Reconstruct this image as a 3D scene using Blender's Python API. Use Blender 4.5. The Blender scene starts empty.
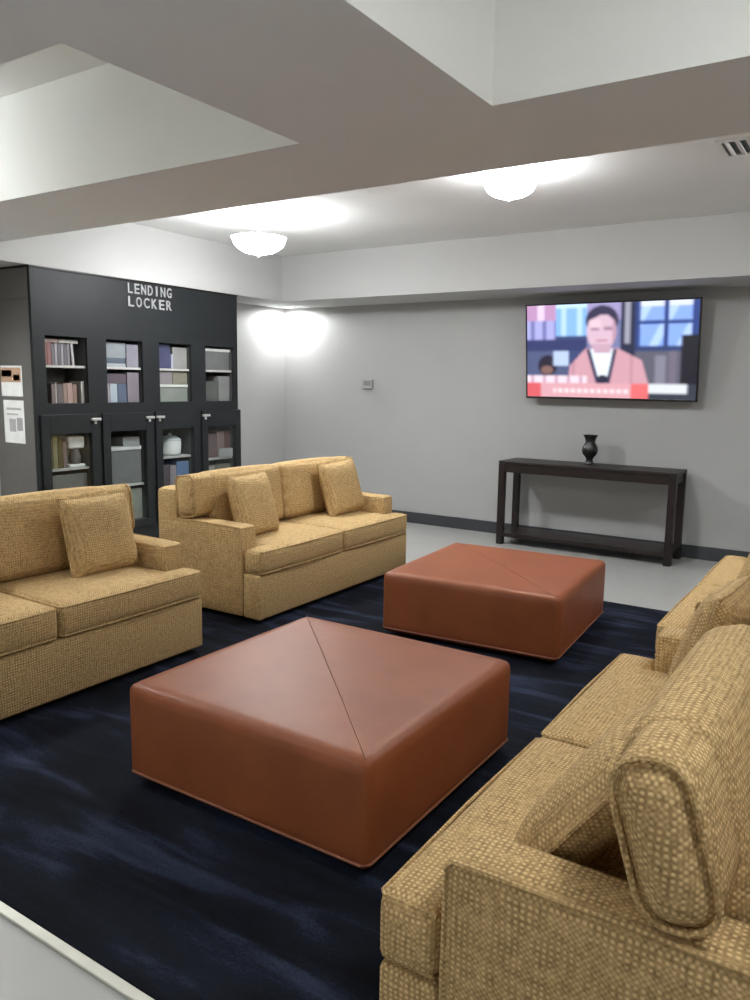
import bpy, bmesh, math, random
from mathutils import Vector, Matrix
random.seed(7)
S = bpy.context.scene
C = S.collection
PI = math.pi
def R(d): return math.radians(d)

# ------------------------------------------------------------------ materials
def new_mat(name):
    m = bpy.data.materials.new(name); m.use_nodes = True
    nt = m.node_tree; b = nt.nodes['Principled BSDF']
    return m, nt, b
def nd(nt, t, **kw):
    n = nt.nodes.new(t)
    for k, v in kw.items(): setattr(n, k, v)
    return n
def plain(name, col, rough=.6, metal=0., spec=.5, var=.06, scale=9., bump=0., bscale=200.):
    """one colour with a little procedural variation"""
    m, nt, b = new_mat(name); L = nt.links.new
    tc = nd(nt, 'ShaderNodeTexCoord'); no = nd(nt, 'ShaderNodeTexNoise'); no.inputs['Scale'].default_value = scale
    no.inputs['Detail'].default_value = 4
    L(tc.outputs['Object'], no.inputs['Vector'])
    cr = nd(nt, 'ShaderNodeValToRGB')
    cr.color_ramp.elements[0].color = (*[c * (1 - var) for c in col], 1); cr.color_ramp.elements[1].color = (*[min(1, c * (1 + var)) for c in col], 1)
    cr.color_ramp.elements[0].position = .3; cr.color_ramp.elements[1].position = .7
    L(no.outputs['Fac'], cr.inputs['Fac']); L(cr.outputs['Color'], b.inputs['Base Color'])
    b.inputs['Roughness'].default_value = rough; b.inputs['Metallic'].default_value = metal
    b.inputs['Specular IOR Level'].default_value = spec
    if bump:
        n2 = nd(nt, 'ShaderNodeTexNoise'); n2.inputs['Scale'].default_value = bscale
        L(tc.outputs['Object'], n2.inputs['Vector'])
        bp = nd(nt, 'ShaderNodeBump'); bp.inputs['Strength'].default_value = bump; bp.inputs['Distance'].default_value = .004
        L(n2.outputs['Fac'], bp.inputs['Height']); L(bp.outputs['Normal'], b.inputs['Normal'])
    return m
def emit(name, col, strength):
    m, nt, b = new_mat(name)
    b.inputs['Base Color'].default_value = (.9, .9, .88, 1)
    b.inputs['Emission Color'].default_value = (*col, 1); b.inputs['Emission Strength'].default_value = strength
    return m
def weave_mat():
    """tan basket weave: crossing threads about 12 mm apart, gold on brown"""
    m, nt, b = new_mat('tan_weave'); L = nt.links.new
    tc = nd(nt, 'ShaderNodeTexCoord'); sp = nd(nt, 'ShaderNodeSeparateXYZ')
    wob = nd(nt, 'ShaderNodeTexNoise'); wob.inputs['Scale'].default_value = 14; wob.inputs['Detail'].default_value = 3
    L(tc.outputs['Object'], wob.inputs['Vector'])
    ad = nd(nt, 'ShaderNodeVectorMath', operation='MULTIPLY_ADD')
    ad.inputs[1].default_value = (.012, .012, .012)
    L(wob.outputs['Color'], ad.inputs[0]); L(tc.outputs['Object'], ad.inputs[2]); L(ad.outputs[0], sp.inputs[0])
    def wave(o, k, ph):
        a = nd(nt, 'ShaderNodeMath', operation='MULTIPLY_ADD'); a.inputs[1].default_value = k; a.inputs[2].default_value = ph
        s = nd(nt, 'ShaderNodeMath', operation='SINE'); L(o, a.inputs[0]); L(a.outputs[0], s.inputs[0]); return s.outputs[0]
    k = 2 * PI / .0125
    w = [wave(sp.outputs[i], k, .7) for i in range(3)]
    def op(o, a, c):
        n = nd(nt, 'ShaderNodeMath', operation=o); L(a, n.inputs[0])
        if hasattr(c, 'node'): L(c, n.inputs[1])
        else: n.inputs[1].default_value = c
        return n.outputs[0]
    s = op('ADD', op('ADD', op('MULTIPLY', w[0], w[1]), op('MULTIPLY', w[1], w[2])), op('MULTIPLY', w[2], w[0]))
    v = op('ADD', op('MULTIPLY', s, .19), .5)
    n2 = nd(nt, 'ShaderNodeTexNoise'); n2.inputs['Scale'].default_value = 70; n2.inputs['Detail'].default_value = 5
    L(tc.outputs['Object'], n2.inputs['Vector'])
    v2 = op('ADD', v, op('MULTIPLY', op('SUBTRACT', n2.outputs['Fac'], .5), .9))
    cr = nd(nt, 'ShaderNodeValToRGB'); e = cr.color_ramp.elements
    e[0].position = .1; e[0].color = (*WEAVE[0], 1); e[1].position = .9; e[1].color = (*WEAVE[2], 1)
    q = e.new(.5); q.color = (*WEAVE[1], 1)
    L(v2, cr.inputs['Fac']); L(cr.outputs['Color'], b.inputs['Base Color'])
    b.inputs['Roughness'].default_value = .85; b.inputs['Specular IOR Level'].default_value = .2
    bp = nd(nt, 'ShaderNodeBump'); bp.inputs['Strength'].default_value = .55; bp.inputs['Distance'].default_value = .003
    L(v2, bp.inputs['Height']); L(bp.outputs['Normal'], b.inputs['Normal'])
    return m
WEAVE = [(.215, .130, .052), (.465, .315, .143), (.72, .52, .265)]

def rug_mat():
    m, nt, b = new_mat('navy_rug'); L = nt.links.new
    tc = nd(nt, 'ShaderNodeTexCoord')
    mp = nd(nt, 'ShaderNodeMapping'); mp.inputs['Rotation'].default_value = (0, 0, R(-28)); mp.inputs['Scale'].default_value = (1.1, 5.5, 1)
    L(tc.outputs['Object'], mp.inputs['Vector'])
    n = nd(nt, 'ShaderNodeTexNoise'); n.inputs['Scale'].default_value = 1.5; n.inputs['Detail'].default_value = 6; n.inputs['Distortion'].default_value = .5
    L(mp.outputs[0], n.inputs['Vector'])
    n2 = nd(nt, 'ShaderNodeTexNoise'); n2.inputs['Scale'].default_value = 160; n2.inputs['Detail'].default_value = 3
    L(tc.outputs['Object'], n2.inputs['Vector'])
    mx = nd(nt, 'ShaderNodeMath', operation='MULTIPLY_ADD'); mx.inputs[1].default_value = .22
    L(n2.outputs['Fac'], mx.inputs[0]); L(n.outputs['Fac'], mx.inputs[2])
    cr = nd(nt, 'ShaderNodeValToRGB'); e = cr.color_ramp.elements
    e[0].position = .48; e[0].color = (.0052, .0060, .0090, 1); e[1].position = .86; e[1].color = (.036, .048, .088, 1)
    q = e.new(.64); q.color = (.0085, .0105, .0185, 1)
    L(mx.outputs[0], cr.inputs['Fac']); L(cr.outputs['Color'], b.inputs['Base Color'])
    b.inputs['Roughness'].default_value = .95; b.inputs['Specular IOR Level'].default_value = .1
    bp = nd(nt, 'ShaderNodeBump'); bp.inputs['Strength'].default_value = .6; bp.inputs['Distance'].default_value = .004
    L(n2.outputs['Fac'], bp.inputs['Height']); L(bp.outputs['Normal'], b.inputs['Normal'])
    return m
def floor_mat():
    m, nt, b = new_mat('pale_floor_tile'); L = nt.links.new
    tc = nd(nt, 'ShaderNodeTexCoord')
    br = nd(nt, 'ShaderNodeTexBrick'); br.offset = .5; br.inputs['Scale'].default_value = 1.
    br.inputs['Brick Width'].default_value = .9; br.inputs['Row Height'].default_value = .45; br.inputs['Mortar Size'].default_value = .003
    br.inputs['Color1'].default_value = (.40, .40, .385, 1); br.inputs['Color2'].default_value = (.42, .418, .40, 1); br.inputs['Mortar'].default_value = (.35, .35, .34, 1)
    L(tc.outputs['Object'], br.inputs['Vector'])
    n = nd(nt, 'ShaderNodeTexNoise'); n.inputs['Scale'].default_value = 5; n.inputs['Detail'].default_value = 8
    L(tc.outputs['Object'], n.inputs['Vector'])
    mx = nd(nt, 'ShaderNodeMix', data_type='RGBA', blend_type='MULTIPLY'); mx.inputs[0].default_value = .25
    L(br.outputs['Color'], mx.inputs[6]); L(n.outputs['Color'], mx.inputs[7])
    L(br.outputs['Color'], b.inputs['Base Color'])
    b.inputs['Roughness'].default_value = .32
    return m
def leather_mat():
    m, nt, b = new_mat('rust_leather'); L = nt.links.new
    tc = nd(nt, 'ShaderNodeTexCoord')
    n = nd(nt, 'ShaderNodeTexNoise'); n.inputs['Scale'].default_value = 6; n.inputs['Detail'].default_value = 6
    L(tc.outputs['Object'], n.inputs['Vector'])
    cr = nd(nt, 'ShaderNodeValToRGB'); e = cr.color_ramp.elements
    e[0].position = .3; e[0].color = (.225, .062, .0205, 1); e[1].position = .75; e[1].color = (.275, .079, .0265, 1)
    L(n.outputs['Fac'], cr.inputs['Fac']); L(cr.outputs['Color'], b.inputs['Base Color'])
    v = nd(nt, 'ShaderNodeTexVoronoi'); v.inputs['Scale'].default_value = 260; L(tc.outputs['Object'], v.inputs['Vector'])
    bp = nd(nt, 'ShaderNodeBump'); bp.inputs['Strength'].default_value = .25; bp.inputs['Distance'].default_value = .001
    L(v.outputs['Distance'], bp.inputs['Height']); L(bp.outputs['Normal'], b.inputs['Normal'])
    b.inputs['Roughness'].default_value = .47; b.inputs['Specular IOR Level'].default_value = .42
    return m
def glass_mat():
    m, nt, b = new_mat('cabinet_glass'); L = nt.links.new
    out = nt.nodes['Material Output']; nt.nodes.remove(b)
    t = nd(nt, 'ShaderNodeBsdfTransparent'); t.inputs[0].default_value = (.93, .95, .95, 1)
    g = nd(nt, 'ShaderNodeBsdfGlossy'); g.inputs['Roughness'].default_value = .03
    lw = nd(nt, 'ShaderNodeLayerWeight'); lw.inputs[0].default_value = .5
    pw = nd(nt, 'ShaderNodeMath', operation='POWER'); pw.inputs[1].default_value = 4.; L(lw.outputs['Facing'], pw.inputs[0])
    fr = nd(nt, 'ShaderNodeMath', operation='MULTIPLY_ADD'); fr.inputs[1].default_value = .5; fr.inputs[2].default_value = .03; L(pw.outputs[0], fr.inputs[0])
    mx = nd(nt, 'ShaderNodeMixShader')
    L(fr.outputs[0], mx.inputs[0]); L(t.outputs[0], mx.inputs[1]); L(g.outputs[0], mx.inputs[2]); L(mx.outputs[0], out.inputs[0])
    return m
def screen_mat():
    m, nt, b = new_mat('lit_screen'); L = nt.links.new
    a = nd(nt, 'ShaderNodeAttribute'); a.attribute_name = 'picture'
    b.inputs['Base Color'].default_value = (.01, .01, .01, 1); b.inputs['Roughness'].default_value = .25
    L(a.outputs['Color'], b.inputs['Emission Color']); b.inputs['Emission Strength'].default_value = SCREEN
    return m
SCREEN = 1.0
M = {}
M['weave'] = weave_mat(); M['rug'] = rug_mat(); M['floor'] = floor_mat(); M['leather'] = leather_mat()
M['piping_rust'] = plain('rust_piping', (.27, .10, .05), .5)
M['foot'] = plain('dark_foot', (.015, .012, .010), .5)
M['wall'] = plain('grey_wall_paint', (.41, .412, .405), .85, var=.015, scale=2, bump=.15, bscale=300)
M['ceiling'] = plain('grey_ceiling_paint', (.80, .805, .80), .9, var=.015, scale=2)
M['soffit_under'] = plain('soffit_bounce_tint', (.83, .875, .935), .9, var=.015, scale=2)  # same soffit, underside colour cooled to cancel the warm light bouncing off the floor
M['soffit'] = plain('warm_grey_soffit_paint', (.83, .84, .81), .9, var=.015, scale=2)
M['bulkhead'] = plain('pale_bulkhead_paint', (.485, .487, .48), .85, var=.015, scale=2)
M['baseboard'] = plain('slate_baseboard', (.042, .046, .052), .55)
M['strip'] = plain('brushed_strip', (.7, .7, .62), .35, metal=.6)
M['cabinet'] = plain('charcoal_cabinet', (.0155, .0175, .019), .5, spec=.26, var=.10, scale=4)
M['cabinet_side'] = plain('charcoal_side_panel', (.135, .132, .12), .5, var=.08, scale=4)
M['cabinet_in'] = plain('cabinet_inside', (.06, .063, .06), .6)
M['shelf'] = plain('pale_shelf', (.42, .42, .40), .5)
M['letters'] = plain('pale_letters', (.34, .34, .35), .4)
M['chrome'] = plain('satin_handle', (.75, .75, .74), .3, metal=.7)
M['glass'] = glass_mat()
M['espresso'] = plain('espresso_wood', (.017, .0115, .010), .42, spec=.35, var=.25, scale=12)
M['vase'] = plain('black_vase_glaze', (.012, .012, .012), .25)
M['tv_black'] = plain('black_plastic', (.012, .012, .015), .3)
M['white_metal'] = plain('white_enamel', (.78, .78, .76), .5)
M['thermo'] = plain('grey_plastic', (.36, .36, .35), .5)
M['screen'] = screen_mat()
M['bowl'] = emit('lit_glass_bowl', (.96, .985, 1.), 76.)
M['bowl_bright'] = emit('lit_tray_bowl', (.96, .985, 1.), 60.)
M['bowl_inside'] = emit('lit_glass_bowl_inside', (.96, .985, 1.), 22.)
M['spot'] = emit('lit_downlight_lens', (1., .99, .95), 20.)
COL = {}
def colour(c, k=1.):
    c = tuple(v * k for v in c)
    if c not in COL: COL[c] = plain('paint_%s' % '_'.join('%02d' % int(v * 99) for v in c), c, .55, var=.08)
    return COL[c]

# ------------------------------------------------------------------ helpers
def tag(o, label=None, cat=None, group=None, kind=None):
    if label: o['label'] = label
    if cat: o['category'] = cat
    if group: o['group'] = group
    if kind: o['kind'] = kind
    return o
def empty(name, loc=(0, 0, 0), rz=0, label=None, cat=None, group=None):
    o = bpy.data.objects.new(name, None); C.objects.link(o)
    o.location = loc; o.rotation_euler = (0, 0, rz); o.empty_display_size = .1
    return tag(o, label, cat, group)
def link(name, bm, mats, parent=None, smooth=False, loc=None):
    me = bpy.data.meshes.new(name)
    bmesh.ops.recalc_face_normals(bm, faces=bm.faces)
    bm.to_mesh(me); bm.free()
    for m in (mats if isinstance(mats, (list, tuple)) else [mats]): me.materials.append(m)
    if smooth:
        me.polygons.foreach_set('use_smooth', [True] * len(me.polygons))
        me.set_sharp_from_angle(angle=R(40))
    o = bpy.data.objects.new(name, me); C.objects.link(o)
    if parent: o.parent = parent
    if loc: o.location = loc
    return o
def box(bm, x0, x1, y0, y1, z0, z1, bev=0., seg=2, mi=0):
    g = bmesh.ops.create_cube(bm, size=1.)
    vs = g['verts']
    for v in vs:
        v.co = Vector(((x0 + x1) / 2 + v.co.x * (x1 - x0), (y0 + y1) / 2 + v.co.y * (y1 - y0), (z0 + z1) / 2 + v.co.z * (z1 - z0)))
    fs = set(f for v in vs for f in v.link_faces)
    for f in fs: f.material_index = mi
    if bev:
        es = list(set(e for v in vs for e in v.link_edges))
        bmesh.ops.bevel(bm, geom=es, offset=bev, segments=seg, affect='EDGES', profile=.5)
    return vs
def rbox(bm, x0, x1, y0, y1, z0, z1, r, n=(10, 10, 6), puff=(0, 0, 0), M4=None):
    """soft cushion: rounded box on a dense grid, faces crowned outwards by puff"""
    tmp = bmesh.new()
    lo = Vector((x0, y0, z0)); hi = Vector((x1, y1, z1)); ce = (lo + hi) / 2; h = (hi - lo) / 2
    cache = {}
    def vert(i, j, k):
        key = (i, j, k)
        if key in cache: return cache[key]
        t = []
        for a, q in enumerate((i, j, k)):
            u = -1 + 2 * q / n[a]
            rr = r / h[a]                      # extra density at the rounding
            t.append(math.copysign(1 - (1 - abs(u)) ** 1.35, u) if abs(u) < 1 else u)
        p = Vector((t[0] * h.x, t[1] * h.y, t[2] * h.z))
        q = Vector((max(-h.x + r, min(h.x - r, p.x)), max(-h.y + r, min(h.y - r, p.y)), max(-h.z + r, min(h.z - r, p.z))))
        d = p - q
        if d.length > 1e-9: p = q + d.normalized() * r * min(1., max(abs(d.x), abs(d.y), abs(d.z)) / r)
        u = (t[0], t[1], t[2])
        for a in range(3):
            b_, c_ = [w for w in range(3) if w != a]
            p[a] += puff[a] * u[a] * max(0, 1 - u[b_] ** 2) ** .6 * max(0, 1 - u[c_] ** 2) ** .6
        cache[key] = tmp.verts.new(p + ce); return cache[key]
    for a in range(3):
        b_, c_ = [w for w in range(3) if w != a]
        for s in (0, n[a]):
            for i in range(n[b_]):
                for j in range(n[c_]):
                    q = []
                    for di, dj in ((0, 0), (1, 0), (1, 1), (0, 1)):
                        key = [0, 0, 0]; key[a] = s; key[b_] = i + di; key[c_] = j + dj
                        q.append(vert(*key))
                    tmp.faces.new(q)
    bmesh.ops.recalc_face_normals(tmp, faces=tmp.faces)
    if M4 is not None: bmesh.ops.transform(tmp, matrix=M4, verts=tmp.verts)
    me = bpy.data.meshes.new('tmp'); tmp.to_mesh(me); tmp.free(); bm.from_mesh(me); bpy.data.meshes.remove(me)
def tube(bm, pts, r, seg=6, closed=False):
    pts = [Vector(p) for p in pts]; n = len(pts); rings = []; s = None
    for i, p in enumerate(pts):
        a = pts[(i - 1) % n] if (closed or i > 0) else p
        b = pts[(i + 1) % n] if (closed or i < n - 1) else p
        t = (b - a).normalized(); up = Vector((0, 0, 1)) if abs(t.z) < .9 else Vector((1, 0, 0))
        s = t.cross(up).normalized() if s is None else (s - t * s.dot(t)).normalized()     # carried along, no twist
        w = s.cross(t)
        rings.append([bm.verts.new(p + r * (math.cos(2 * PI * k / seg) * s + math.sin(2 * PI * k / seg) * w)) for k in range(seg)])
    for i in range(n if closed else n - 1):
        A, B = rings[i], rings[(i + 1) % n]
        for k in range(seg): bm.faces.new((A[k], A[(k + 1) % seg], B[(k + 1) % seg], B[k]))
    if not closed: bm.faces.new(rings[0][::-1]); bm.faces.new(rings[-1])
def lathe(bm, prof, seg=32, loc=(0, 0, 0), close=True):
    rings = []
    for r, z in prof:
        rings.append([bm.verts.new((loc[0] + r * math.cos(2 * PI * k / seg), loc[1] + r * math.sin(2 * PI * k / seg), loc[2] + z)) for k in range(seg)])
    for A, B in zip(rings, rings[1:]):
        for k in range(seg): bm.faces.new((A[k], A[(k + 1) % seg], B[(k + 1) % seg], B[k]))
    if close:
        bm.faces.new(rings[0][::-1]); bm.faces.new(rings[-1])
def copy_tree(o, parent=None):
    c = o.copy(); C.objects.link(c)
    if parent: c.parent = parent
    for ch in list(o.children): copy_tree(ch, c)
    return c
def solid(name, spec, mat, parent=None, kind=None, label=None, cat=None, bev=0.):
    bm = bmesh.new()
    for b in spec: box(bm, *b, bev=bev)
    o = link(name, bm, mat, parent)
    return tag(o, label, cat, None, kind)

# ------------------------------------------------------------------ room
XL, XR, YB, YF, ZC, ZS = -6.0, 2.5, 7.24, -5.0, 2.80, 2.337
solid('floor', [(XL - .1, XR + .1, YF - .1, YB + .1, -.1, 0)], M['floor'], kind='structure')
solid('ceiling', [(XL - .1, XR + .1, YF - .1, YB + .1, ZC, ZC + .1)], M['ceiling'], kind='structure')
solid('wall_back', [(XL - .1, XR + .1, YB, YB + .1, 0, ZC)], M['wall'], kind='structure')
FILL_WIN = [(-5.2, -3.0), (-2.6, -.4), (0., 2.2)]       # three unseen windows added behind the camera for soft daylight fill
wy = [XL - .1] + [q for p in FILL_WIN for q in p] + [XR + .1]
solid('wall_front', [(a, b, YF - .1, YF, 0, ZC) for a, b in zip(wy[0::2], wy[1::2])] + [(a, b, YF - .1, YF, z0, z1) for a, b in FILL_WIN for z0, z1 in ((0, .45), (2.3, ZC))], M['wall'], kind='structure')
for k, (a, b) in enumerate(FILL_WIN):
    mid = (a + b) / 2
    solid('fill_window_%d' % (k + 1), [(a, a + .05, YF - .08, YF + .01, .45, 2.3), (b - .05, b, YF - .08, YF + .01, .45, 2.3), (mid - .025, mid + .025, YF - .08, YF, .5, 2.25),
           (a + .05, b - .05, YF - .08, YF + .01, .45, .5), (a + .05, b - .05, YF - .08, YF + .01, 2.25, 2.3)], M['white_metal'], kind='structure')
solid('wall_left', [(XL - .1, XL, YF, YB, 0, ZC)], M['wall'], kind='structure')
solid('wall_right', [(XR, XR + .1, YF, YB, 0, ZC)], M['wall'], kind='structure')
bb = .118
solid('baseboard_back', [(XL, XR, YB - .014, YB, 0, bb)], M['baseboard'], kind='structure')
solid('baseboard_left', [(XL, XL + .014, 5.87, YB - .014, 0, bb)], M['baseboard'], kind='structure')
solid('baseboard_right', [(XR - .014, XR, YF, YB - .014, 0, bb)], M['baseboard'], kind='structure')
# coffered soffit: a slab with tray openings, its far edge at y = 2.95
gx = [XL, -5.0, -1.833, -1.09, 1.7, XR]; gy = [YF, -3.4, .2, 1.334, 2.295, 2.95]
holes = {(1, 3), (1, 1), (3, 3), (3, 2), (3, 1)}
def soffit_grid(bm, gx, gy, holes, z0, z1):
    V = {}
    def v(i, j, z):
        if (i, j, z) not in V: V[(i, j, z)] = bm.verts.new((gx[i], gy[j], z))
        return V[(i, j, z)]
    nx, ny = len(gx) - 1, len(gy) - 1
    full = lambda i, j: 0 <= i < nx and 0 <= j < ny and (i, j) not in holes
    for i in range(nx):
        for j in range(ny):
            if not full(i, j): continue
            bm.faces.new((v(i, j, z0), v(i, j + 1, z0), v(i + 1, j + 1, z0), v(i + 1, j, z0)))
            bm.faces.new((v(i, j, z1), v(i + 1, j, z1), v(i + 1, j + 1, z1), v(i, j + 1, z1)))
            for (di, dj, a, b) in ((-1, 0, (0, 0), (0, 1)), (1, 0, (1, 0), (1, 1)), (0, -1, (0, 0), (1, 0)), (0, 1, (0, 1), (1, 1))):
                if not full(i + di, j + dj):
                    A = (i + a[0], j + a[1]); B = (i + b[0], j + b[1])
                    bm.faces.new((v(*A, z0), v(*B, z0), v(*B, z1), v(*A, z1)))
bm = bmesh.new(); soffit_grid(bm, gx, gy, holes, ZS, ZC - .001)
bm.normal_update()
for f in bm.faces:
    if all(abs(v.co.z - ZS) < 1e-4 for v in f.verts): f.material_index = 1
tag(link('trim_1', bm, [M['soffit'], M['soffit_under']]), kind='structure')
# perimeter soffit over the bookcase and along the television wall
bm = bmesh.new(); soffit_grid(bm, [XL, -5.47, XR], [2.951, 6.55, YB], {(1, 0)}, ZS, ZC - .001)
tag(link('trim_2', bm, M['bulkhead']), kind='structure')
solid('trim_3', [(-4.6, 1.2, 1.108, 1.138, 0, .011)], M['strip'], kind='structure', bev=.003)

# rug
bm = bmesh.new(); box(bm, -4.5, 1.1, 1.14, 5.35, .0005, .009, .003)
tag(link('rug', bm, M['rug'], loc=(0, 0, 0)), 'large navy rug with streaky blue pattern lying under sofas and ottomans', 'rug')
Z0 = .009

# ------------------------------------------------------------------ loveseats
LS = 1.78; HL = LS / 2; ARM = .14
def make_loveseat(tilt=(7, 7), fwd=0.):
    # a negative tilt: that back cushion has slumped forward and sits plumper and thinner
    root = empty('loveseat')
    W = M['weave']
    # base: between and in front of the arms
    bm = bmesh.new()
    box(bm, .03, .80, -HL + ARM - .004, HL - ARM + .004, .03, .315, .012)
    box(bm, .735, .872, -HL, HL, .03, .31, .014, 3)
    link('base', bm, W, root, True)
    for s in (-1, 1):
        bm = bmesh.new()
        ya, yb = sorted((s * HL, s * (HL - ARM)))
        rbox(bm, -.015, .73, ya, yb, .03, .60, .022, (12, 5, 10), (0, .004, .004))
        a = link('arm', bm, W, root, True)
        bm = bmesh.new(); y = s * (HL - .006)
        tube(bm, [(0, y, .594), (.36, y, .598), (.712, y, .592), (.724, y, .575), (.726, y, .34), (.726, y, .06)], .0055)
        link('piping', bm, W, a, True)
    bm = bmesh.new()
    rbox(bm, -.025, .165, -HL + .002, HL - .002, .30, .79, .03, (6, 16, 8), (.004, 0, .004))
    box(bm, -.015, .15, -HL + ARM, HL - ARM, .04, .34)
    link('back_frame', bm, W, root, True)
    for s in (-1, 1):
        bm = bmesh.new()
        y0, y1 = sorted((s * .003, s * (HL - ARM - .004)))
        rbox(bm, .19, .88, y0, y1, .312, .468, .03, (14, 14, 6), (.006, 0, .016))
        e0, e1 = sorted((s * (HL - .42), s * (HL - .002)))
        rbox(bm, .738, .882, e0, e1, .314, .466, .03, (6, 8, 6), (.005, .008, .006))
        c = link('seat_cushion', bm, W, root, True)
        bm = bmesh.new()
        yy0, yy1 = s * .012, s * (HL - .014)
        for z in (.456, .323):
            tube(bm, [(.40, yy0, z + (.004 if z > .4 else 0)), (.86, yy0, z), (.876, yy0 + s * .012, z), (.884, (yy0 + yy1) / 2, z), (.878, yy1 - s * .012, z), (.866, yy1, z), (.745, yy1, z)], .005)
        link('piping', bm, W, c, True)
    for i, s in enumerate((-1, 1)):
        bm = bmesh.new()
        T = Matrix.Translation((fwd, 0, 0)) @ Matrix.Translation((.20, 0, .47)) @ Matrix.Rotation(R(-tilt[i]), 4, 'Y') @ Matrix.Translation((-.20, 0, -.47))
        y0, y1 = sorted((s * .004, s * (HL - ARM - .006)))
        xr, zt, rr = .190, .88, .042
        if tilt[i] < 0:
            T = Matrix.Translation((.335, 0, .752)) @ Matrix.Rotation(R(-tilt[i]), 4, 'Y') @ Matrix.Translation((-.29, 0, -.75))
            xr, zt, rr = .216, .905, .062
        rbox(bm, xr, .365, y0, y1, .472 if xr < .2 else .50, zt, .045, (6, 14, 12), (.022, .004, .012), T)
        e0, e1 = sorted((s * (HL - .34), s * (HL + .002)))
        rbox(bm, xr + .005, .360, e0, e1, .606, zt - .005, rr, (8, 8, 10), (.006, .010, .006), T)
        c = link('back_cushion', bm, W, root, True)
        bm = bmesh.new(); y = s * (HL - .011 - .25 * (rr - .042)); loop = []
        q_ = rr - .002
        for cx_, cz_, a0 in ((.36 - rr, zt - .005 - rr, 0), (xr + .005 + rr, zt - .005 - rr, 90), (xr + .005 + rr, .606 + rr, 180), (.36 - rr, .606 + rr, 270)):
            for q in range(5): loop.append((cx_ + q_ * math.cos(R(a0 + q * 22.5)), y, cz_ + q_ * math.sin(R(a0 + q * 22.5))))
        tube(bm, [T @ Vector(p) for p in loop], .0065, closed=True)
        link('piping', bm, W, c, True)
    for x in (.07, .80):
        for y in (-HL + .08, HL - .08):
            bm = bmesh.new()
            lathe(bm, [(.018, 0), (.022, .004), (.03, .04)], 14, (x, y, 0))
            link('leg', bm, M['foot'], root, True)
    return root
def place(o, loc, rz, label, group, cat='sofa'):
    o.location = loc; o.rotation_euler = (0, 0, rz); tag(o, label, cat, group)
    return o
G = 'matching tan loveseats around the ottomans'
sofa_b = place(make_loveseat(), (-3.985, 4.385, Z0), R(.5), 'tan woven loveseat in front of the right half of the bookcase', G)
sofa_a = place(copy_tree(sofa_b), (-3.93, 2.09, Z0), 0, 'tan woven loveseat at left edge, nearest the wall notices', G)
sofa_d = place(copy_tree(sofa_b), (.125, 4.32, Z0), PI, 'far tan woven loveseat at right edge, nearest the console table', G)
sofa_c = place(make_loveseat((4, -17)), (.10, 2.115, Z0), PI, 'large tan woven loveseat in the bottom right foreground', G)
SOFAS = dict(A=sofa_a, B=sofa_b, C=sofa_c, D=sofa_d)

def make_pillow(sz=.43, th=.075):
    bm = bmesh.new(); n = 16; grid = {}
    for side in (1, -1):
        for i in range(n + 1):
            for j in range(n + 1):
                u, v = -1 + 2 * i / n, -1 + 2 * j / n
                edge = i in (0, n) or j in (0, n)
                if edge and side == -1: grid[(side, i, j)] = grid[(1, i, j)]; continue
                k = 1 - .055 * (1 - v * v) * abs(u) ** 2; kk = 1 - .055 * (1 - u * u) * abs(v) ** 2
                t = th * (max(0, 1 - u ** 4) * max(0, 1 - v ** 4)) ** .55
                t *= 1 + .06 * math.sin(5 * u + 2 * v)
                grid[(side, i, j)] = bm.verts.new((side * t, u * sz / 2 * k, v * sz / 2 * kk))
        for i in range(n):
            for j in range(n):
                q = [grid[(side, *p)] for p in ((i, j), (i + 1, j), (i + 1, j + 1), (i, j + 1))]
                bm.faces.new(q if side == 1 else q[::-1])
    pts = []
    rim = [(i, 0) for i in range(n)] + [(n, j) for j in range(n)] + [(i, n) for i in range(n, 0, -1)] + [(0, j) for j in range(n, 0, -1)]
    pts = [grid[(1, i, j)].co.copy() for i, j in rim]
    o = link('throw_pillow', bm, M['weave'], None, True)
    b2 = bmesh.new(); tube(b2, pts, .005, closed=True)
    link('piping', b2, M['weave'], o, True)
    return o
pil0 = make_pillow(); used = [False]
def put_pillow(sofa, x, y, z, lean, turn, roll, label, group=None):
    o = copy_tree(pil0) if used[0] else pil0
    used[0] = True
    s = SOFAS[sofa]
    m = Matrix.Translation(s.location) @ Matrix.Rotation(s.rotation_euler.z, 4, 'Z') @ Matrix.Translation((x, y, z)) @ \
        Matrix.Rotation(R(turn), 4, 'Z') @ Matrix.Rotation(R(-lean), 4, 'Y') @ Matrix.Rotation(R(roll), 4, 'X')
    o.matrix_world = m
    tag(o, label, 'pillow', 'tan throw pillows on the loveseats')
    return o
yi = HL - ARM - .23
put_pillow('A', .485, yi + .01, .672, 14, 0, 0, 'tan throw pillow against the right arm of the left edge loveseat')
put_pillow('A', .485, -yi, .672, 14, 4, 0, 'tan throw pillow by the left arm of the left edge loveseat')
put_pillow('B', .50, -yi, .672, 16, 6, 0, 'tan throw pillow by the near arm of the loveseat beside the bookcase')
put_pillow('B', .485, yi, .680, 15, -4, 4, 'tan throw pillow by the far arm of the loveseat beside the bookcase')
put_pillow('C', .535, yi + .01, .636, 36, 0, 0, 'shaded tan throw pillow behind the near arm of the foreground loveseat')
put_pillow('C', .50, -yi, .672, 16, -4, 0, 'tan throw pillow at the far arm of the foreground loveseat')
put_pillow('D', .53, yi, .670, 20, 4, 0, 'tan throw pillow by the near arm of the far right loveseat')
put_pillow('D', .50, -yi, .672, 16, 0, 0, 'tan throw pillow by the far arm of the far right loveseat')

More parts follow.
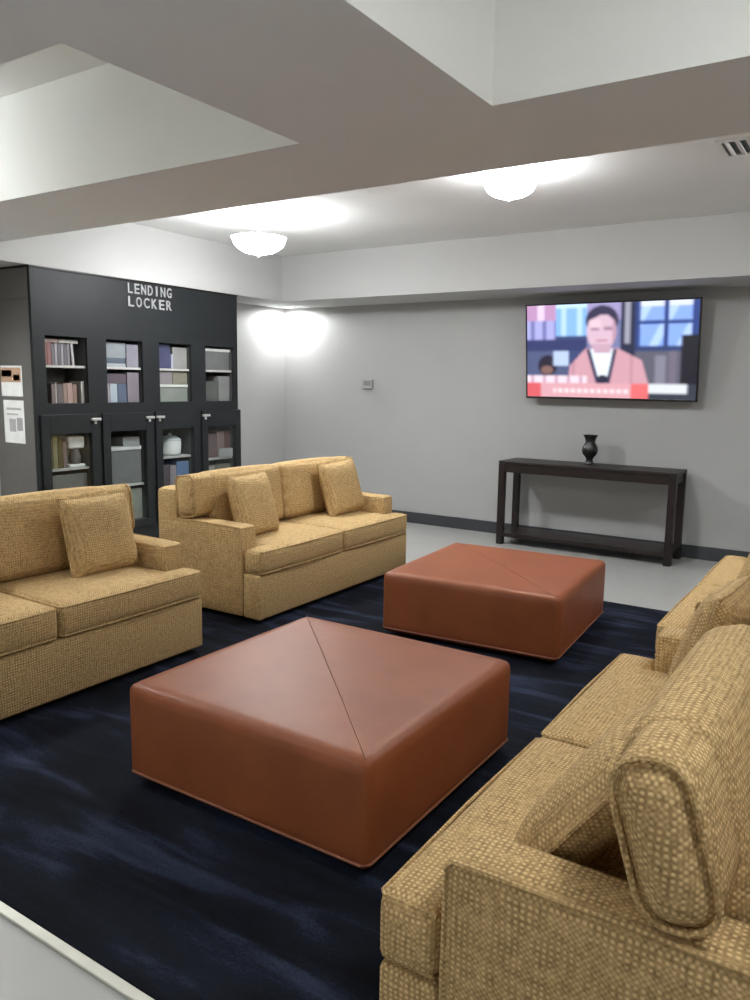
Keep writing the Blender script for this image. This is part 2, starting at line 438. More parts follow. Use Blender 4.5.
# ------------------------------------------------------------------ ottomans
def make_ottoman(w=1.066, h=.388):
    root = empty('ottoman')
    k = w / 2
    bm = bmesh.new()
    rbox(bm, -k, k, -k, k, .028, h, .032, (22, 22, 10), (.0, .0, .008))
    body = link('upholstery', bm, M['leather'], root, True)
    bm = bmesh.new()
    q = k - .002
    c = .02
    loop = [(-q + c, -q, .052), (q - c, -q, .052), (q, -q + c, .052), (q, q - c, .052), (q - c, q, .052), (-q + c, q, .052), (-q, q - c, .052), (-q, -q + c, .052)]
    tube(bm, loop, .0055, closed=True)
    link('piping', bm, M['piping_rust'], root, True)
    bm = bmesh.new()
    pts = [(-k + .02 + t * (w - .04), k - .02 - t * (w - .04), h + .0005 + .010 * (max(0, 1 - (2 * t - 1) ** 2)) ** 1.2) for t in [i / 24 for i in range(25)]]
    tube(bm, pts, .0022, 5)
    link('top_seam', bm, M['piping_rust'], root, True)
    for x in (-k + .09, k - .09):
        for y in (-k + .09, k - .09):
            bm = bmesh.new(); lathe(bm, [(.022, 0), (.026, .005), (.034, .035)], 14, (x, y, 0))
            link('foot', bm, M['foot'], root, True)
    return root
ot = make_ottoman()
place(ot, (-1.708, 2.325, Z0), 0, 'rust leather square ottoman nearest the camera', 'rust leather ottomans', 'ottoman')
place(copy_tree(ot), (-1.91, 4.36, Z0), R(4), 'rust leather square ottoman farther away, toward the console table', 'rust leather ottomans', 'ottoman')

# ------------------------------------------------------------------ console table and vase
CX0, CX1, CY0, CY1, CZ = -3.01, -1.41, 6.76, 7.175, .796
con = empty('console_table', ((CX0 + CX1) / 2, (CY0 + CY1) / 2, 0), 0, 'long espresso console table with low shelf against the grey wall', 'table')
hx, hy = (CX1 - CX0) / 2, (CY1 - CY0) / 2
bm = bmesh.new(); box(bm, -hx, hx, -hy, hy, CZ - .028, CZ, .004); link('tabletop', bm, M['espresso'], con)
bm = bmesh.new()
for y in (-hy + .02, hy - .02): box(bm, -hx + .05, hx - .05, y - .011, y + .011, CZ - .105, CZ - .028)
for x in (-hx + .025, hx - .025): box(bm, x - .011, x + .011, -hy + .05, hy - .05, CZ - .105, CZ - .028)
link('apron', bm, M['espresso'], con)
for x in (-hx, hx - .06):
    for y in (-hy, hy - .06):
        bm = bmesh.new(); box(bm, x, x + .06, y, y + .06, 0, CZ - .028, .004); link('leg', bm, M['espresso'], con)
bm = bmesh.new(); box(bm, -hx + .012, hx - .012, -hy + .012, hy - .012, .075, .115, .003); link('lower_shelf', bm, M['espresso'], con)
bm = bmesh.new()
prof = [(.038, 0), (.040, .006), (.034, .020), (.030, .045), (.040, .065), (.066, .095), (.073, .125), (.066, .158), (.048, .190), (.042, .205), (.050, .232), (.066, .262), (.068, .266), (.063, .266), (.046, .232), (.036, .205)]
lathe(bm, prof, 36)
vs = link('vase', bm, M['vase'], None, True, (-2.235, 7.03, CZ)); tag(vs, 'small black footed vase standing on the console table', 'vase')

# ------------------------------------------------------------------ television
def screen_colour(u, v):
    """a studio news picture: u right, v down, both 0..1"""
    def in_box(a, b, c, d): return a <= u <= b and c <= v <= d
    X = 35 + u * 680; Y = 55 + v * 375         # same frame of thought as the measured picture
    n = .5 + .5 * math.sin(X * .21 + 3 * math.sin(Y * .05)) * math.sin(Y * .13 + 1.3)
    col = (.10, .13, .30)
    if X < 160:
        col = (.46, .26, .45) if Y < 118 else ((.36, .36, .68) if Y < 195 else (.045, .055, .13))
        if Y < 118 and 80 < X < 110: col = (.7, .55, .75)
        if 118 < Y < 195 and int(X / 17) % 3 == 0: col = (.16, .17, .40)
    elif X < 290:
        col = (.22, .42, .78) if Y < 180 else (.04, .06, .16)
        if Y < 180 and int((X - 160) / 22) % 3 == 1: col = (.42, .62, .9)
        if Y < 70: col = (.5, .68, .92)
    elif X < 425: col = (.32, .28, .5) if Y < 120 else (.16, .18, .35)
    elif X < 482: col = (.02, .025, .06)
    else:
        col = (.22, .36, .80) if Y < 230 else (.10, .10, .14)
        if Y < 225:
            if X < 500 or 588 < X < 606 or 126 < Y < 142 or X > 690: col = (.025, .05, .20)
            elif Y < 75: col = (.62, .66, .78)
            elif int((X + Y * .5) / 34) % 3 == 1: col = (.40, .55, .92)
        elif Y < 245: col = (.03, .05, .15)
        elif 560 < X < 600 and Y > 262: col = (.20, .20, .26)
        elif 612 < X < 640: col = (.15, .13, .18)
        if X > 655 and Y > 185: col = (.012, .012, .02)
    if 440 < X < 462 and Y < 215: col = (.30, .30, .38)
    if X < 290 and Y > 195 and Y < 240: col = (.03, .04, .13)
    if X < 215 and 240 <= Y < 340:
        col = (.07, .09, .19)
        if ((X - 125) / 42) ** 2 + ((Y - 300) / 42) ** 2 < 1: col = (.015, .012, .03)
        if ((X - 122) / 26) ** 2 + ((Y - 318) / 18) ** 2 < 1: col = (.20, .11, .10)
        if X > 150 and Y < 300: col = (.42, .52, .72)
    # person: jacket, shirt, lapels, neck, head, hair
    if Y > 232:
        lx = 285 - (Y - 232) * (.95 if Y < 300 else .12) - (0 if Y < 300 else 57)
        rx = 415 + (Y - 232) * (2.0 if Y < 280 else .3) + (0 if Y < 280 else 80)
        rx = min(rx, 540)
        if lx < X < rx:
            col = (.55, .30, .36)
            if abs(X - 235) < 5 or abs(X - 470) < 4: col = (.43, .22, .28)
    if 234 < Y < 372:
        a = 288 + (Y - 234) * .30; b = 412 - (Y - 234) * .20
        if a < X < b: col = (.03, .03, .08)
        if a + 16 < X < b - 15: col = (.72, .80, .90)
        if ((X - 356) / 22) ** 2 + ((Y - 355) / 18) ** 2 < 1: col = (.02, .02, .05)
    if 318 < X < 388 and 215 < Y < 250: col = (.50, .33, .42)
    if ((X - 349) / 60) ** 2 + ((Y - 160) / 86) ** 2 < 1:
        col = (.60, .42, .52)
        if Y > 215: col = (.50, .33, .42)
        if X > 392: col = (.46, .28, .36)
        if 147 < Y < 160 and (306 < X < 340 or 358 < X < 392): col = (.30, .18, .26)
        if 196 < Y < 203 and 328 < X < 374: col = (.42, .18, .24)
        if Y < 100 + max(0, 345 - X) * .45 + max(0, X - 372) * .8: col = (.035, .03, .07)
        if 120 < Y < 150 and 300 < X < 345: col = (.68, .50, .58)
    if ((X - 350) / 66) ** 2 + ((Y - 122) / 58) ** 2 < 1 and ((X - 349) / 59) ** 2 + ((Y - 165) / 84) ** 2 > 1 and Y < 150: col = (.035, .03, .07)
    if X < 292 and 340 < Y < 372: col = (.72, .60, .68) if int(X / 13) % 4 else (.5, .3, .4)
    if Y > 370:
        if X < 538:
            col = (.60, .10, .12)
            if 95 < X < 470: col = (.62, .33, .38)
            if 395 < Y < 412 and 150 < X < 460 and int(X / 9) % 3: col = (.78, .62, .66)
            if X > 470: col = (.70, .14, .15)
        else: col = (.62, .66, .70) if Y < 408 and X < 682 else (.03, .04, .06)
    return col
tv = empty('television', (-2.133, YB, 1.813), 0, 'wall mounted flat television showing a news presenter, above the console table', 'television')
TW, TH = 1.545, .868
tilt = Matrix.Translation((0, -.165, 0)) @ Matrix.Rotation(R(-7.5), 4, 'X')    # leans forward at the top
tilt = Matrix.Translation((0, -.165, 0)) @ Matrix.Rotation(R(7.5), 4, 'X')
bm = bmesh.new()
b_ = .013
for sp in ((-TW / 2, TW / 2, TH / 2 - b_, TH / 2), (-TW / 2, TW / 2, -TH / 2, -TH / 2 + b_ + .006), (-TW / 2, -TW / 2 + b_, -TH / 2, TH / 2), (TW / 2 - b_, TW / 2, -TH / 2, TH / 2)):
    box(bm, sp[0], sp[1], -.030, .012, sp[2], sp[3], .003)
bmesh.ops.transform(bm, matrix=tilt, verts=bm.verts); link('bezel', bm, M['tv_black'], tv)
bm = bmesh.new(); box(bm, -TW / 2 + .004, TW / 2 - .004, -.020, .028, -TH / 2 + .004, TH / 2 - .004, .006)
bmesh.ops.transform(bm, matrix=tilt, verts=bm.verts); link('housing', bm, M['tv_black'], tv)
bm = bmesh.new(); box(bm, -.20, .20, -.15, -.001, -.16, .16, .004)
link('wall_mount', bm, M['tv_black'], tv)
nu, nv = 200, 112
BLUR = [(0, 0)] + [(.006 * math.cos(a * PI / 3), .010 * math.sin(a * PI / 3)) for a in range(6)] + [(.011 * math.cos(a * PI / 3 + .5), .018 * math.sin(a * PI / 3 + .5)) for a in range(6)]
bm = bmesh.new(); vv = []
for j in range(nv + 1):
    vv.append([bm.verts.new(tilt @ Vector((-TW / 2 + b_ + (TW - 2 * b_) * i / nu, -.022, TH / 2 - b_ - (TH - 2 * b_ - .006) * j / nv))) for i in range(nu + 1)])
for j in range(nv):
    for i in range(nu): bm.faces.new((vv[j][i], vv[j + 1][i], vv[j + 1][i + 1], vv[j][i + 1]))
bm.normal_update()
me = bpy.data.meshes.new('screen'); bm.to_mesh(me); bm.free(); me.materials.append(M['screen'])
at = me.color_attributes.new('picture', 'FLOAT_COLOR', 'POINT')
pic = []
for j in range(nv + 1):
    for i in range(nu + 1):
        u, v = i / nu, j / nv; s = [0, 0, 0]
        for du, dv in BLUR:
            c = screen_colour(min(1, max(0, u + du)), min(1, max(0, v + dv)))
            for k in range(3): s[k] += c[k] / len(BLUR)
        pic += [*s, 1.]
at.data.foreach_set('color', pic)
sc_ = bpy.data.objects.new('screen', me); C.objects.link(sc_); sc_.parent = tv

# thermostat
th = empty('thermostat', (-4.81, YB, 1.487), 0, 'small grey thermostat box on the wall left of the television', 'thermostat')
bm = bmesh.new(); box(bm, -.068, .068, -.035, 0, -.052, .052, .006); link('housing', bm, M['thermo'], th)
bm = bmesh.new(); box(bm, -.045, .045, -.038, -.034, -.015, .035, .002); link('display', bm, colour((.22, .23, .22)), th)

# ------------------------------------------------------------------ ceiling fixtures
def bowl_light(name, loc, r, drop, depth, label, drum=False, strength=None):
    root = empty(name, loc, 0, label, 'light', 'lit glass bowl ceiling lights')
    bm = bmesh.new()
    if drum: lathe(bm, [(r * .62, -.001), (r * .66, -.012), (r * .66, -drop + .02), (r * .60, -drop + .012)], 40)
    else: lathe(bm, [(.065, -.001), (.065, -.015), (.045, -.030)], 32)
    link('canopy', bm, M['white_metal'], root, True)
    if not drum:
        bm = bmesh.new(); lathe(bm, [(.010, -.028), (.010, -drop - depth * .55)], 12); link('stem', bm, M['white_metal'], root, True)
    bm = bmesh.new()
    prof = [(max(.0005, r * math.sin(a)), -drop - depth * (1 - (1 - math.cos(a))) + 0) for a in [i / 14 * PI / 2 for i in range(15)]]
    prof = prof + [(r * 1.05, -drop + .006), (r * .985, -drop + .004)] + [(max(.0005, (r * .97) * math.sin(a)), -drop - (depth - .006) * math.cos(a)) for a in [i / 10 * PI / 2 for i in range(10, -1, -1)]]
    lathe(bm, prof, 40, close=False)
    bm.faces.ensure_lookup_table()
    for f in bm.faces[16 * 40:]: f.material_index = 1          # inside of the bowl
    link('glass_bowl', bm, [M['bowl_bright' if 'tray' in label else 'bowl'], M['bowl_bright' if 'tray' in label else 'bowl_inside']], root, True)
    bm = bmesh.new(); lathe(bm, [(.004, -drop - depth - .022), (.012, -drop - depth - .014), (.010, -drop - depth + .002)], 16); link('finial', bm, M['white_metal'], root, True)
    return root
bowl_light('bowl_light', (-4.24, 4.80, ZC), .205, .20, .118, 'hanging lit glass bowl ceiling light on the left, above the bookcase loveseat')
bowl_light('bowl_light', (-2.037, 4.582, ZC), .150, .105, .075, 'close mounted lit glass bowl ceiling light to the right, over the ottomans', True)
bowl_light('bowl_light', (.35, 4.70, ZC), .150, .105, .075, 'close mounted glass bowl ceiling light above the far right loveseat', True)
bowl_light('bowl_light', (-4.55, 1.80, ZC), .150, .105, .075, 'glass bowl ceiling light in the left ceiling tray', True)
bowl_light('bowl_light', (.45, 1.15, ZC), .150, .105, .075, 'glass bowl ceiling light in the right ceiling tray', True)
bowl_light('bowl_light', (-3.0, -1.2, ZC), .150, .105, .075, 'unseen glass bowl light added as fill in the ceiling tray behind the left tray', True)  # extra lamp out of view, added to fill the room
dl = empty('downlight', (-5.80, 7.05, ZS), 0, 'small recessed downlight in the soffit washing the corner wall', 'light')
bm = bmesh.new(); lathe(bm, [(.075, -.004), (.075, 0.0), (.055, 0.0), (.055, -.004)], 28, close=False)
bmesh.ops.contextual_create(bm, geom=[]) if False else None
link('trim_ring', bm, M['white_metal'], dl, True)
bm = bmesh.new(); lathe(bm, [(.001, -.002), (.054, -.002)], 28, close=False); link('lens', bm, M['spot'], dl)
ld = bpy.data.lights.new('downlight_lamp', 'SPOT'); ld.energy = 35; ld.spot_size = R(178); ld.spot_blend = .35; ld.shadow_soft_size = .04; ld.color = (.98, .99, 1.)
lo = bpy.data.objects.new('downlight_lamp', ld); C.objects.link(lo); lo.parent = dl; lo.location = (0, 0, -.02)

dl_fill = copy_tree(dl); dl_fill.location = (-5.45, 2.62, ZS)  # second downlight added out of view to brighten the bookcase side
tag(dl_fill, 'unseen recessed downlight added to brighten the side of the bookcase', 'light')
for ch in dl_fill.children:
    if ch.type == 'LIGHT': ch.data = ch.data.copy(); ch.data.energy = 34; ch.data.spot_size = R(150); ch.data.spot_blend = .6
vt = empty('air_vent', (-.74, 4.80, ZC), 0, 'white slatted ceiling air vent at the right edge, near the ceiling light', 'vent')
bm = bmesh.new()
for sp in ((-.16, .16, -.16, -.135), (-.16, .16, .135, .16), (-.16, -.135, -.135, .135), (.135, .16, -.135, .135)): box(bm, *sp, -.012, -.001)
link('frame', bm, M['white_metal'], vt)
bm = bmesh.new(); box(bm, -.14, .14, -.14, .14, -.003, -.0012); link('duct', bm, M['tv_black'], vt)
for i in range(5):
    bm = bmesh.new(); x = -.108 + i * .054
    vsx = box(bm, -.018, .018, -.135, .135, -.0015, .0015)
    bmesh.ops.transform(bm, matrix=Matrix.Translation((x, 0, -.010)) @ Matrix.Rotation(R(25), 4, 'Y'), verts=bm.verts)
    link('slat', bm, M['white_metal'], vt)

# ------------------------------------------------------------------ bookcase (built in, face at x = -5.47)
BX, BY0, BY1, BZ1 = -5.47, 3.62, 5.86, ZS - .002
bc = empty('bookcase', (BX, (BY0 + BY1) / 2, 0), 0, 'tall charcoal built-in bookcase with glazed lower doors along the left wall', 'bookcase')
oy = -(BY0 + BY1) / 2
BAY = [(3.725 + .566 * i, 4.105 + .566 * i) for i in range(4)]
UZ0, UZ1, LZ0, LZ1 = 1.30, 1.825, .27, 1.06
DEEP = .30
def cb(bm, x0, x1, y0, y1, z0, z1, bev=0): box(bm, x0, x1, y0 + oy, y1 + oy, z0, z1, bev)
# carcass: front face with eight openings and the boxes behind them
bm = bmesh.new()
cb(bm, -.025, 0, BY0, BY1, UZ1, BZ1 - .012)
cb(bm, -.025, 0, BY0, BY1, LZ1, UZ0)
cb(bm, -.06, -.04, BY0 + .02, BY1 - .01, 0, .09)
cb(bm, -.025, 0, BY0, BY1, .09, LZ0)
ed = [BY0] + [y for b in BAY for y in b] + [BY1]
for a, b in zip(ed[0::2], ed[1::2]):
    cb(bm, -.025, 0, a, b, UZ0, UZ1); cb(bm, -.025, 0, a, b, LZ0, LZ1)
cb(bm, -.50, -.026, BY0 + .018, BY1, 2.0, BZ1 - .012)
cb(bm, -.50, -.49, BY0 + .018, BY1, 0, 2.0)
link('carcass', bm, M['cabinet'], bc)
bm = bmesh.new(); cb(bm, -.53, .012, BY0 - .010, BY1 + .006, BZ1 - .014, BZ1, .003); link('crown', bm, M['espresso'], bc)
bm = bmesh.new()
for z0, z1 in ((0, 2.088), (2.098, BZ1 - .014)): cb(bm, -.53, -.026, BY0, BY0 + .018, z0, z1, .002)
cb(bm, -.53, -.03, BY0 + .006, BY0 + .018, 2.0, 2.15)
sp_ = link('side_panel', bm, M['cabinet_side'], bc)
bm = bmesh.new(); cb(bm, -.027, .004, BY0 - .004, BY0 + .022, 0, BZ1 - .014, .003); link('corner_post', bm, M['cabinet'], bc)
bm = bmesh.new(); cb(bm, -.49, 0.0, BY1 - .018, BY1, 0, 2.0, .002); link('end_panel', bm, M['cabinet'], bc)
for a, b in BAY:
    for (z0, z1) in ((UZ0, UZ1), (LZ0, LZ1)):
        bm = bmesh.new()
        cb(bm, -DEEP, -DEEP + .01, a - .012, b + .012, z0 - .012, z1 + .012)
        cb(bm, -DEEP, -.026, a - .012, a, z0 - .012, z1 + .012); cb(bm, -DEEP, -.026, b, b + .012, z0 - .012, z1 + .012)
        cb(bm, -DEEP, -.026, a, b, z1, z1 + .012); cb(bm, -DEEP, -.026, a, b, z0 - .012, z0)
        link('niche', bm, M['cabinet_in'], bc)
SH = {}
for i, (a, b) in enumerate(BAY):
    zs = [1.60] + {0: [.78, .605], 1: [.59], 2: [.80], 3: [.745]}[i]
    SH[i] = zs
    for z in zs:
        bm = bmesh.new(); cb(bm, -DEEP + .011, -.028, a + .001, b - .001, z - .02, z, .002); link('shelf', bm, M['shelf'], bc)
# lower glazed doors with pulls
for i, (a, b) in enumerate(BAY):
    y0, y1 = a - .075, b + .075
    bm = bmesh.new()
    cb(bm, .002, .022, y0, a, LZ0 - .06, 1.215, .003); cb(bm, .002, .022, b, y1, LZ0 - .06, 1.215, .003)
    cb(bm, .002, .022, a, b, LZ1, 1.215, .003); cb(bm, .002, .022, a, b, LZ0 - .06, LZ0, .003)
    d = link('door', bm, M['cabinet'], bc)
    bm = bmesh.new(); cb(bm, .010, .014, a, b, LZ0, LZ1); link('pane', bm, M['glass'], d)
    hy_ = (b + .035) if i < 2 else (a - .035)
    bm = bmesh.new(); cb(bm, .022, .048, hy_ - .045, hy_ + .045, 1.158, 1.180, .005); cb(bm, .021, .030, hy_ - .012, hy_ + .012, 1.13, 1.16, .002)
    link('handle', bm, M['chrome'], d)
# lettering on the header
sign = bpy.data.objects.new('lettering', None); C.objects.link(sign); sign.parent = bc
sign['label'] = 'pale raised lettering in two lines'
def letters(word, y0, y1, z0, z1):
    n = len(word); step = (y1 - y0) / n
    for k, ch in enumerate(word):
        cu = bpy.data.curves.new('glyph', 'FONT'); cu.body = ch; cu.extrude = .004; cu.offset = .012
        t = bpy.data.objects.new('glyph', cu); C.objects.link(t)
        dg = bpy.context.evaluated_depsgraph_get(); me = bpy.data.meshes.new_from_object(t.evaluated_get(dg))
        bpy.data.objects.remove(t); bpy.data.curves.remove(cu)
        xs = [v.co.x for v in me.vertices]; ys = [v.co.y for v in me.vertices]
        w = step * (.72 if ch != 'I' else .22); cx = y0 + (k + .5) * step
        for v in me.vertices:
            a = (v.co.x - min(xs)) / (max(xs) - min(xs)) - .5; b = (v.co.y - min(ys)) / (max(ys) - min(ys))
            dz = v.co.z
            v.co = Vector((.005 + dz, cx + a * w + oy, z0 + b * (z1 - z0)))
        me.materials.append(M['letters'])
        o = bpy.data.objects.new('letter', me); C.objects.link(o); o.parent = sign
letters('LENDING', 4.515, 5.02, 2.222, 2.306)
letters('LOCKER', 4.515, 5.02, 2.112, 2.196)

# ---------- things on the bookcase shelves
def item(name, parts, label, cat, group=None, loc=(0, 0, 0), rz=0, rx=0):
    """parts: list of (material, list of boxes); one mesh"""
    bm = bmesh.new(); mats = []
    for mi, (mt, bxs) in enumerate(parts):
        mats.append(mt)
        for b in bxs: box(bm, *b, mi=mi, bev=.002 if min(b[1] - b[0], b[3] - b[2], b[5] - b[4]) > .006 else 0)
    o = link(name, bm, mats); o.location = loc; o.rotation_euler = (rx, 0, rz)
    return tag(o, label, cat, group)
PAGE = (.62, .60, .55)
def book(i, z, y, th, h, col, label, group, lean=0, d=.15):
    """upright book on the shelf at z in bay i; spine faces the room"""
    x = BX - .045
    return item('book', [(colour(col, .62), [(-d, -d + .0, 0, 0, 0, 0)][:0] + [(-d, 0, 0, .004, 0, h), (-d, 0, th - .004, th, 0, h), (-.004, 0, .004, th - .004, 0, h)]),
                         (colour(PAGE), [(-d + .004, -.005, .0045, th - .0045, .003, h - .004)])], label, 'book', group, (x, BAY[i][0] + y, z + .001), 0, lean)
def carton(name, i, z, y0, y1, h, col, label, cat='box', d=.18, lid=None, lid_h=.02, x=-.05, group=None):
    w = y1 - y0
    parts = [(colour(col, .62), [(-d, 0, 0, w, 0, h - (lid_h if lid else 0))])]
    if lid: parts.append((colour(lid), [(-d - .006, .008, -.006 if y0 > .008 else 0, w + (.006 if y1 < .372 else 0), h - lid_h, h)]))
    return item(name, parts, label, cat, group, (BX + x, BAY[i][0] + y0, z + .001))
g1 = 'books on the top left shelf'
hs = [(.008, .036, .172, (.36, .17, .15), 'thick dull red book at left end of the top left shelf'),
      (.047, .034, .172, (.33, .15, .15), 'second dull red book on the top left shelf'),
      (.084, .026, .165, (.20, .19, .21), 'dark grey book right of the red books'),
      (.113, .022, .168, (.42, .40, .42), 'pale grey book in the middle of the top left shelf'),
      (.138, .028, .168, (.17, .16, .19), 'charcoal book in the middle of the top left shelf'),
      (.169, .022, .166, (.38, .36, .40), 'lilac grey book on the top left shelf'),
      (.194, .028, .166, (.16, .15, .17), 'near black book on the top left shelf'),
      (.226, .020, .168, (.30, .28, .31), 'mid grey book on the top left shelf')]
for y, th_, h, c, l in hs: book(0, 1.60, y, th_, h, c, l, g1)
book(0, 1.60, .268, .022, .172, (.55, .53, .54), 'pale book leaning at the right of the top left shelf', g1, R(4))
carton('game_box', 0, 1.60 + .1735, .004, .150, .030, (.44, .30, .28), 'flat pinkish game box lying on the red books', 'box', .15)
carton('game_box', 0, 1.60 + .1735, .156, .330, .028, (.55, .55, .52), 'flat pale grey game box lying on the grey books', 'box', .15)
g2 = 'books on the second left shelf'
for y, th_, h, c, l in [(.070, .030, .150, (.22, .17, .16), 'dark brown book on the second left shelf'), (.104, .012, .165, (.52, .49, .47), 'thin pale book on the second left shelf'),
                        (.120, .050, .150, (.17, .15, .15), 'thick black book on the second left shelf'), (.174, .034, .155, (.36, .25, .21), 'tan book on the second left shelf'),
                        (.212, .048, .160, (.50, .35, .30), 'thick pinkish tan book on the second left shelf'), (.264, .034, .150, (.33, .22, .18), 'reddish brown book on the second left shelf'),
                        (.342, .028, .175, (.56, .55, .53), 'pale cream book at right end of the second left shelf')]: book(0, UZ0, y, th_, h, c, l, g2)
# bay two, upper
carton('game_box', 1, 1.60, .004, .235, .030, (.46, .50, .54), 'pale blue box lying at the bottom of the second bay stack', 'box')
carton('game_box', 1, 1.631, .010, .232, .042, (.11, .15, .20), 'dark blue box lying in the middle of the second bay stack', 'box')
carton('game_box', 1, 1.674, .004, .238, .130, (.33, .37, .40), 'big grey blue box on top of the second bay stack', 'box')
carton('game_box', 1, 1.60, .246, .374, .195, (.33, .32, .38), 'upright lavender grey box beside the blue stack', 'box')
carton('storage_box', 1, UZ0, .245, .372, .255, (.27, .24, .27), 'upright mauve grey box on the second bay lower shelf', 'box')
carton('game_box', 1, UZ0 + .160, .010, .236, .080, (.13, .10, .13), 'dark purple box lying on the white and blue boxes', 'box')
carton('game_box', 1, UZ0, .012, .060, .158, (.42, .40, .42), 'slim pale upright box at left under the purple box', 'box')
carton('game_box', 1, UZ0, .064, .138, .158, (.52, .60, .68), 'light blue upright box under the purple box', 'box')
carton('game_box', 1, UZ0, .142, .236, .157, (.12, .16, .24), 'navy upright box under the purple box', 'box')
# bay three, upper
carton('game_box', 2, 1.60, .004, .170, .215, (.075, .080, .17), 'navy box with a pale lavender edge on the third bay top shelf', 'box', lid=None)
carton('game_box', 2, 1.60, .174, .196, .130, (.52, .52, .70), 'narrow lavender box beside the navy box', 'box', x=-.04)
carton('storage_box', 2, 1.60, .200, .374, .195, (.36, .36, .35), 'grey box at the right of the third bay top shelf', 'box')
carton('storage_bin', 2, UZ0, .006, .374, .158, (.28, .31, .28), 'grey green bin with a pale lid on the third bay shelf', 'bin', lid=(.46, .49, .45), lid_h=.028)
carton('game_box', 2, UZ0 + .160, .006, .192, .118, (.30, .27, .29), 'mauve grey box on the left of the bin lid', 'box')
carton('game_box', 2, UZ0 + .160, .198, .374, .110, (.27, .26, .20), 'olive tan box on the right of the bin lid', 'box')
# bay four, upper
carton('storage_bin', 3, 1.60, .010, .370, .205, (.20, .205, .205), 'grey bin with a white lid on the fourth bay top shelf', 'bin', lid=(.55, .56, .55), lid_h=.030)
carton('storage_box', 3, UZ0, .010, .215, .190, (.13, .135, .13), 'dark grey box on the fourth bay lower shelf', 'box')
carton('storage_box', 3, UZ0, .222, .372, .240, (.30, .305, .30), 'taller grey box at right of the fourth bay lower shelf', 'box')
# bay one, lower
for y, th_, h, c, l in [(.010, .046, .235, (.21, .18, .06), 'olive book standing at left behind the first glass door'), (.060, .040, .250, (.36, .33, .18), 'pale yellow book behind the first glass door'),
                        (.104, .040, .240, (.15, .12, .04), 'dark mustard book behind the first glass door'), (.148, .030, .215, (.30, .20, .19), 'dusty pink book beside the mustard book')]: book(0, .78, y, th_, h, c, l, 'books behind the first glass door')
kt = empty('coffee_maker', (BX - .11, BAY[0][0] + .285, .781), 0, 'white coffee maker behind the first glass door', 'coffee maker')
bm = bmesh.new(); box(bm, -.07, .06, -.075, .075, 0, .022, .006); box(bm, -.07, -.015, -.075, .075, .02, .25, .01); box(bm, -.07, .06, -.075, .075, .150, .25, .015, 3); link('housing', bm, M['white_metal'], kt, True)
bm = bmesh.new(); lathe(bm, [(.040, .024), (.048, .05), (.048, .09), (.034, .135), (.036, .145)], 24, (.022, 0, 0)); link('carafe', bm, colour((.10, .09, .09)), kt, True)
carton('storage_box', 0, .605, .010, .372, .120, (.24, .24, .22), 'grey cardboard box on the middle shelf of the first glass door', 'box')
carton('storage_box', 0, LZ0, .010, .372, .25, (.28, .27, .24), 'large tan grey box at the bottom behind the first glass door', 'box')
# bay two, lower
carton('storage_bin', 1, .59, .008, .372, .330, (.27, .275, .27), 'large grey bin with white lid behind the second glass door', 'bin', lid=(.60, .60, .58), lid_h=.035)
carton('game_box', 1, .59 + .332, .180, .360, .075, (.50, .50, .49), 'white box lying on the large grey bin', 'box')
carton('storage_bin', 1, LZ0, .008, .372, .270, (.36, .38, .32), 'pale green grey bin at the bottom of the second glass door', 'bin')
# bay three, lower
tp = empty('rice_cooker', (BX - .13, BAY[2][0] + .215, .801), 0, 'round white rice cooker on the shelf behind the third glass door', 'cooker')
bm = bmesh.new(); lathe(bm, [(.075, 0), (.098, .02), (.105, .10), (.102, .135)], 32); link('pot', bm, M['white_metal'], tp, True)
bm = bmesh.new(); lathe(bm, [(.104, .136), (.100, .152), (.060, .178), (.018, .186), (.016, .205), (.002, .208)], 32); link('lid', bm, colour((.50, .53, .54)), tp, True)
carton('game_box', 2, LZ0, .010, .130, .45, (.17, .13, .15), 'dark plum upright box below the rice cooker', 'box')
carton('game_box', 2, LZ0, .140, .215, .44, (.42, .36, .39), 'pale pink upright box below the rice cooker', 'box')
carton('game_box', 2, LZ0, .222, .372, .47, (.20, .30, .52), 'bright blue upright box below the rice cooker', 'box')
# bay four, lower
carton('game_box', 3, .745, .010, .180, .235, (.21, .14, .14), 'dark maroon box behind the fourth glass door', 'box')
carton('game_box', 3, .745, .186, .290, .255, (.36, .26, .24), 'pinkish brown box behind the fourth glass door', 'box')
carton('game_box', 3, .745, .296, .374, .26, (.22, .12, .11), 'dark red box at right behind the fourth glass door', 'box')
carton('game_box', 3, .745, .190, .372, .085, (.55, .55, .54), 'low white box in front of the pinkish box behind the fourth glass door', 'box', d=.030, x=-.014)
carton('storage_box', 3, LZ0, .010, .150, .40, (.42, .41, .39), 'light grey upright box at bottom of the fourth glass door', 'box')
carton('storage_box', 3, LZ0, .156, .372, .40, (.27, .25, .20), 'brown grey box at bottom right of the fourth glass door', 'box')

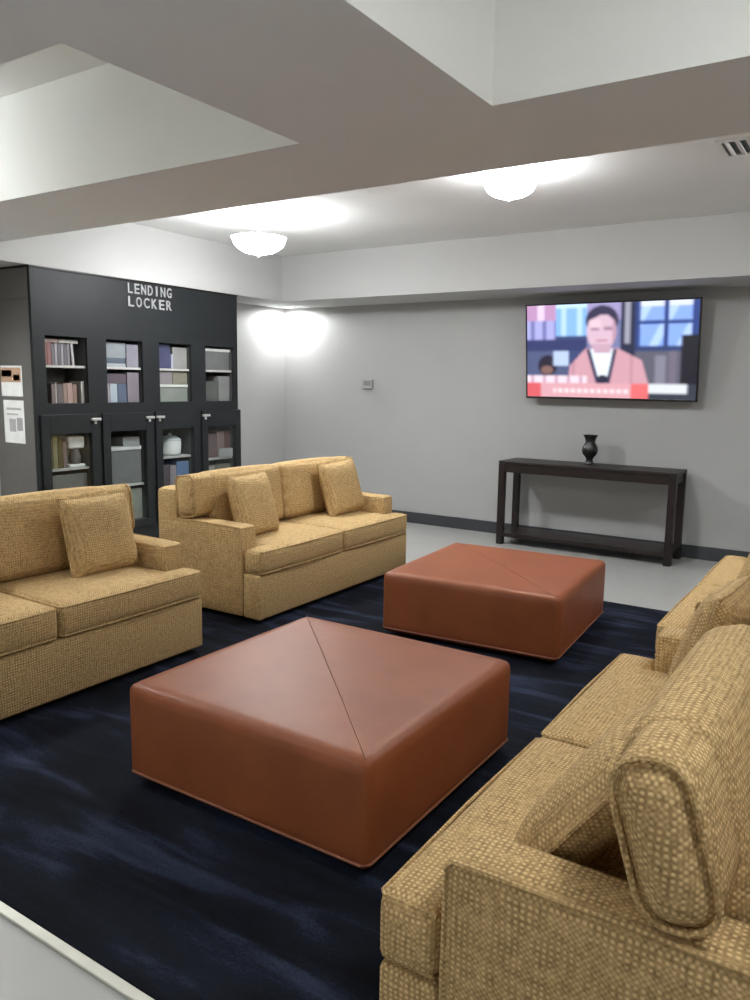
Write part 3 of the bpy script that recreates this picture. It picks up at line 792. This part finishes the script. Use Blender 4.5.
# notices taped to the bookcase side
def notice(name, x0, x1, z0, z1, bands, label, cat):
    y = BY0 - .0005
    root = empty(name, ((x0 + x1) / 2, y, (z0 + z1) / 2), 0, label, cat)
    cx, cz = (x0 + x1) / 2, (z0 + z1) / 2
    bm = bmesh.new(); box(bm, x0 - cx, x1 - cx, -.0012, 0, z0 - cz, z1 - cz); link('paper', bm, colour((.88, .89, .87)), root)
    for nm, (a, b, c, d), col in bands:
        bm = bmesh.new(); box(bm, a - cx, b - cx, -.0020, -.0013, c - cz, d - cz); link(nm, bm, colour(col), root)
notice('flyer', -5.905, -5.625, 1.352, 1.590, [('picture', (-5.905, -5.640, 1.462, 1.575), (.55, .36, .24)), ('picture', (-5.895, -5.76, 1.505, 1.555), (.38, .24, .16)), ('picture', (-5.74, -5.655, 1.475, 1.52), (.62, .42, .30))],
       'upper notice with an orange picture on the bookcase side', 'notice')
notice('flyer', -5.892, -5.622, .985, 1.322, [('text_block', (-5.85, -5.66, 1.245, 1.262), (.45, .45, .44)), ('text_block', (-5.85, -5.70, 1.205, 1.218), (.5, .5, .49)), ('text_block', (-5.82, -5.735, 1.075, 1.175), (.46, .46, .45)), ('text_block', (-5.72, -5.645, 1.085, 1.185), (.40, .40, .39))],
       'lower white text notice on the bookcase side', 'notice')

# ------------------------------------------------------------------ camera, world, view
cam = bpy.data.cameras.new('camera'); co = bpy.data.objects.new('camera', cam); C.objects.link(co)
rt = Vector((.83721178, .54665954, .01548523)); up = Vector((-.0940213, .11598459, .98879096)); fw = Vector((-.53873596, .82928338, -.14850131))
m = Matrix((( rt.x, up.x, -fw.x, 0), (rt.y, up.y, -fw.y, 0), (rt.z, up.z, -fw.z, 1.5), (0, 0, 0, 1)))
co.matrix_world = m
cam.sensor_fit = 'VERTICAL'; cam.sensor_height = 36; cam.sensor_width = 27; cam.lens = 779.5715 * 36 / 1000
cam.clip_start = .02; cam.clip_end = 60
S.camera = co
w = bpy.data.worlds.new('world'); S.world = w; w.use_nodes = True
w.node_tree.nodes['Background'].inputs[0].default_value = (1., .975, .94, 1); w.node_tree.nodes['Background'].inputs[1].default_value = .95
S.view_settings.view_transform = 'Standard'; S.view_settings.look = 'None'
S.view_settings.exposure = 0.54; S.view_settings.gamma = 1.; S.view_settings.use_curve_mapping = False
S.cycles.use_denoising = True; S.cycles.max_bounces = 10; S.cycles.diffuse_bounces = 6
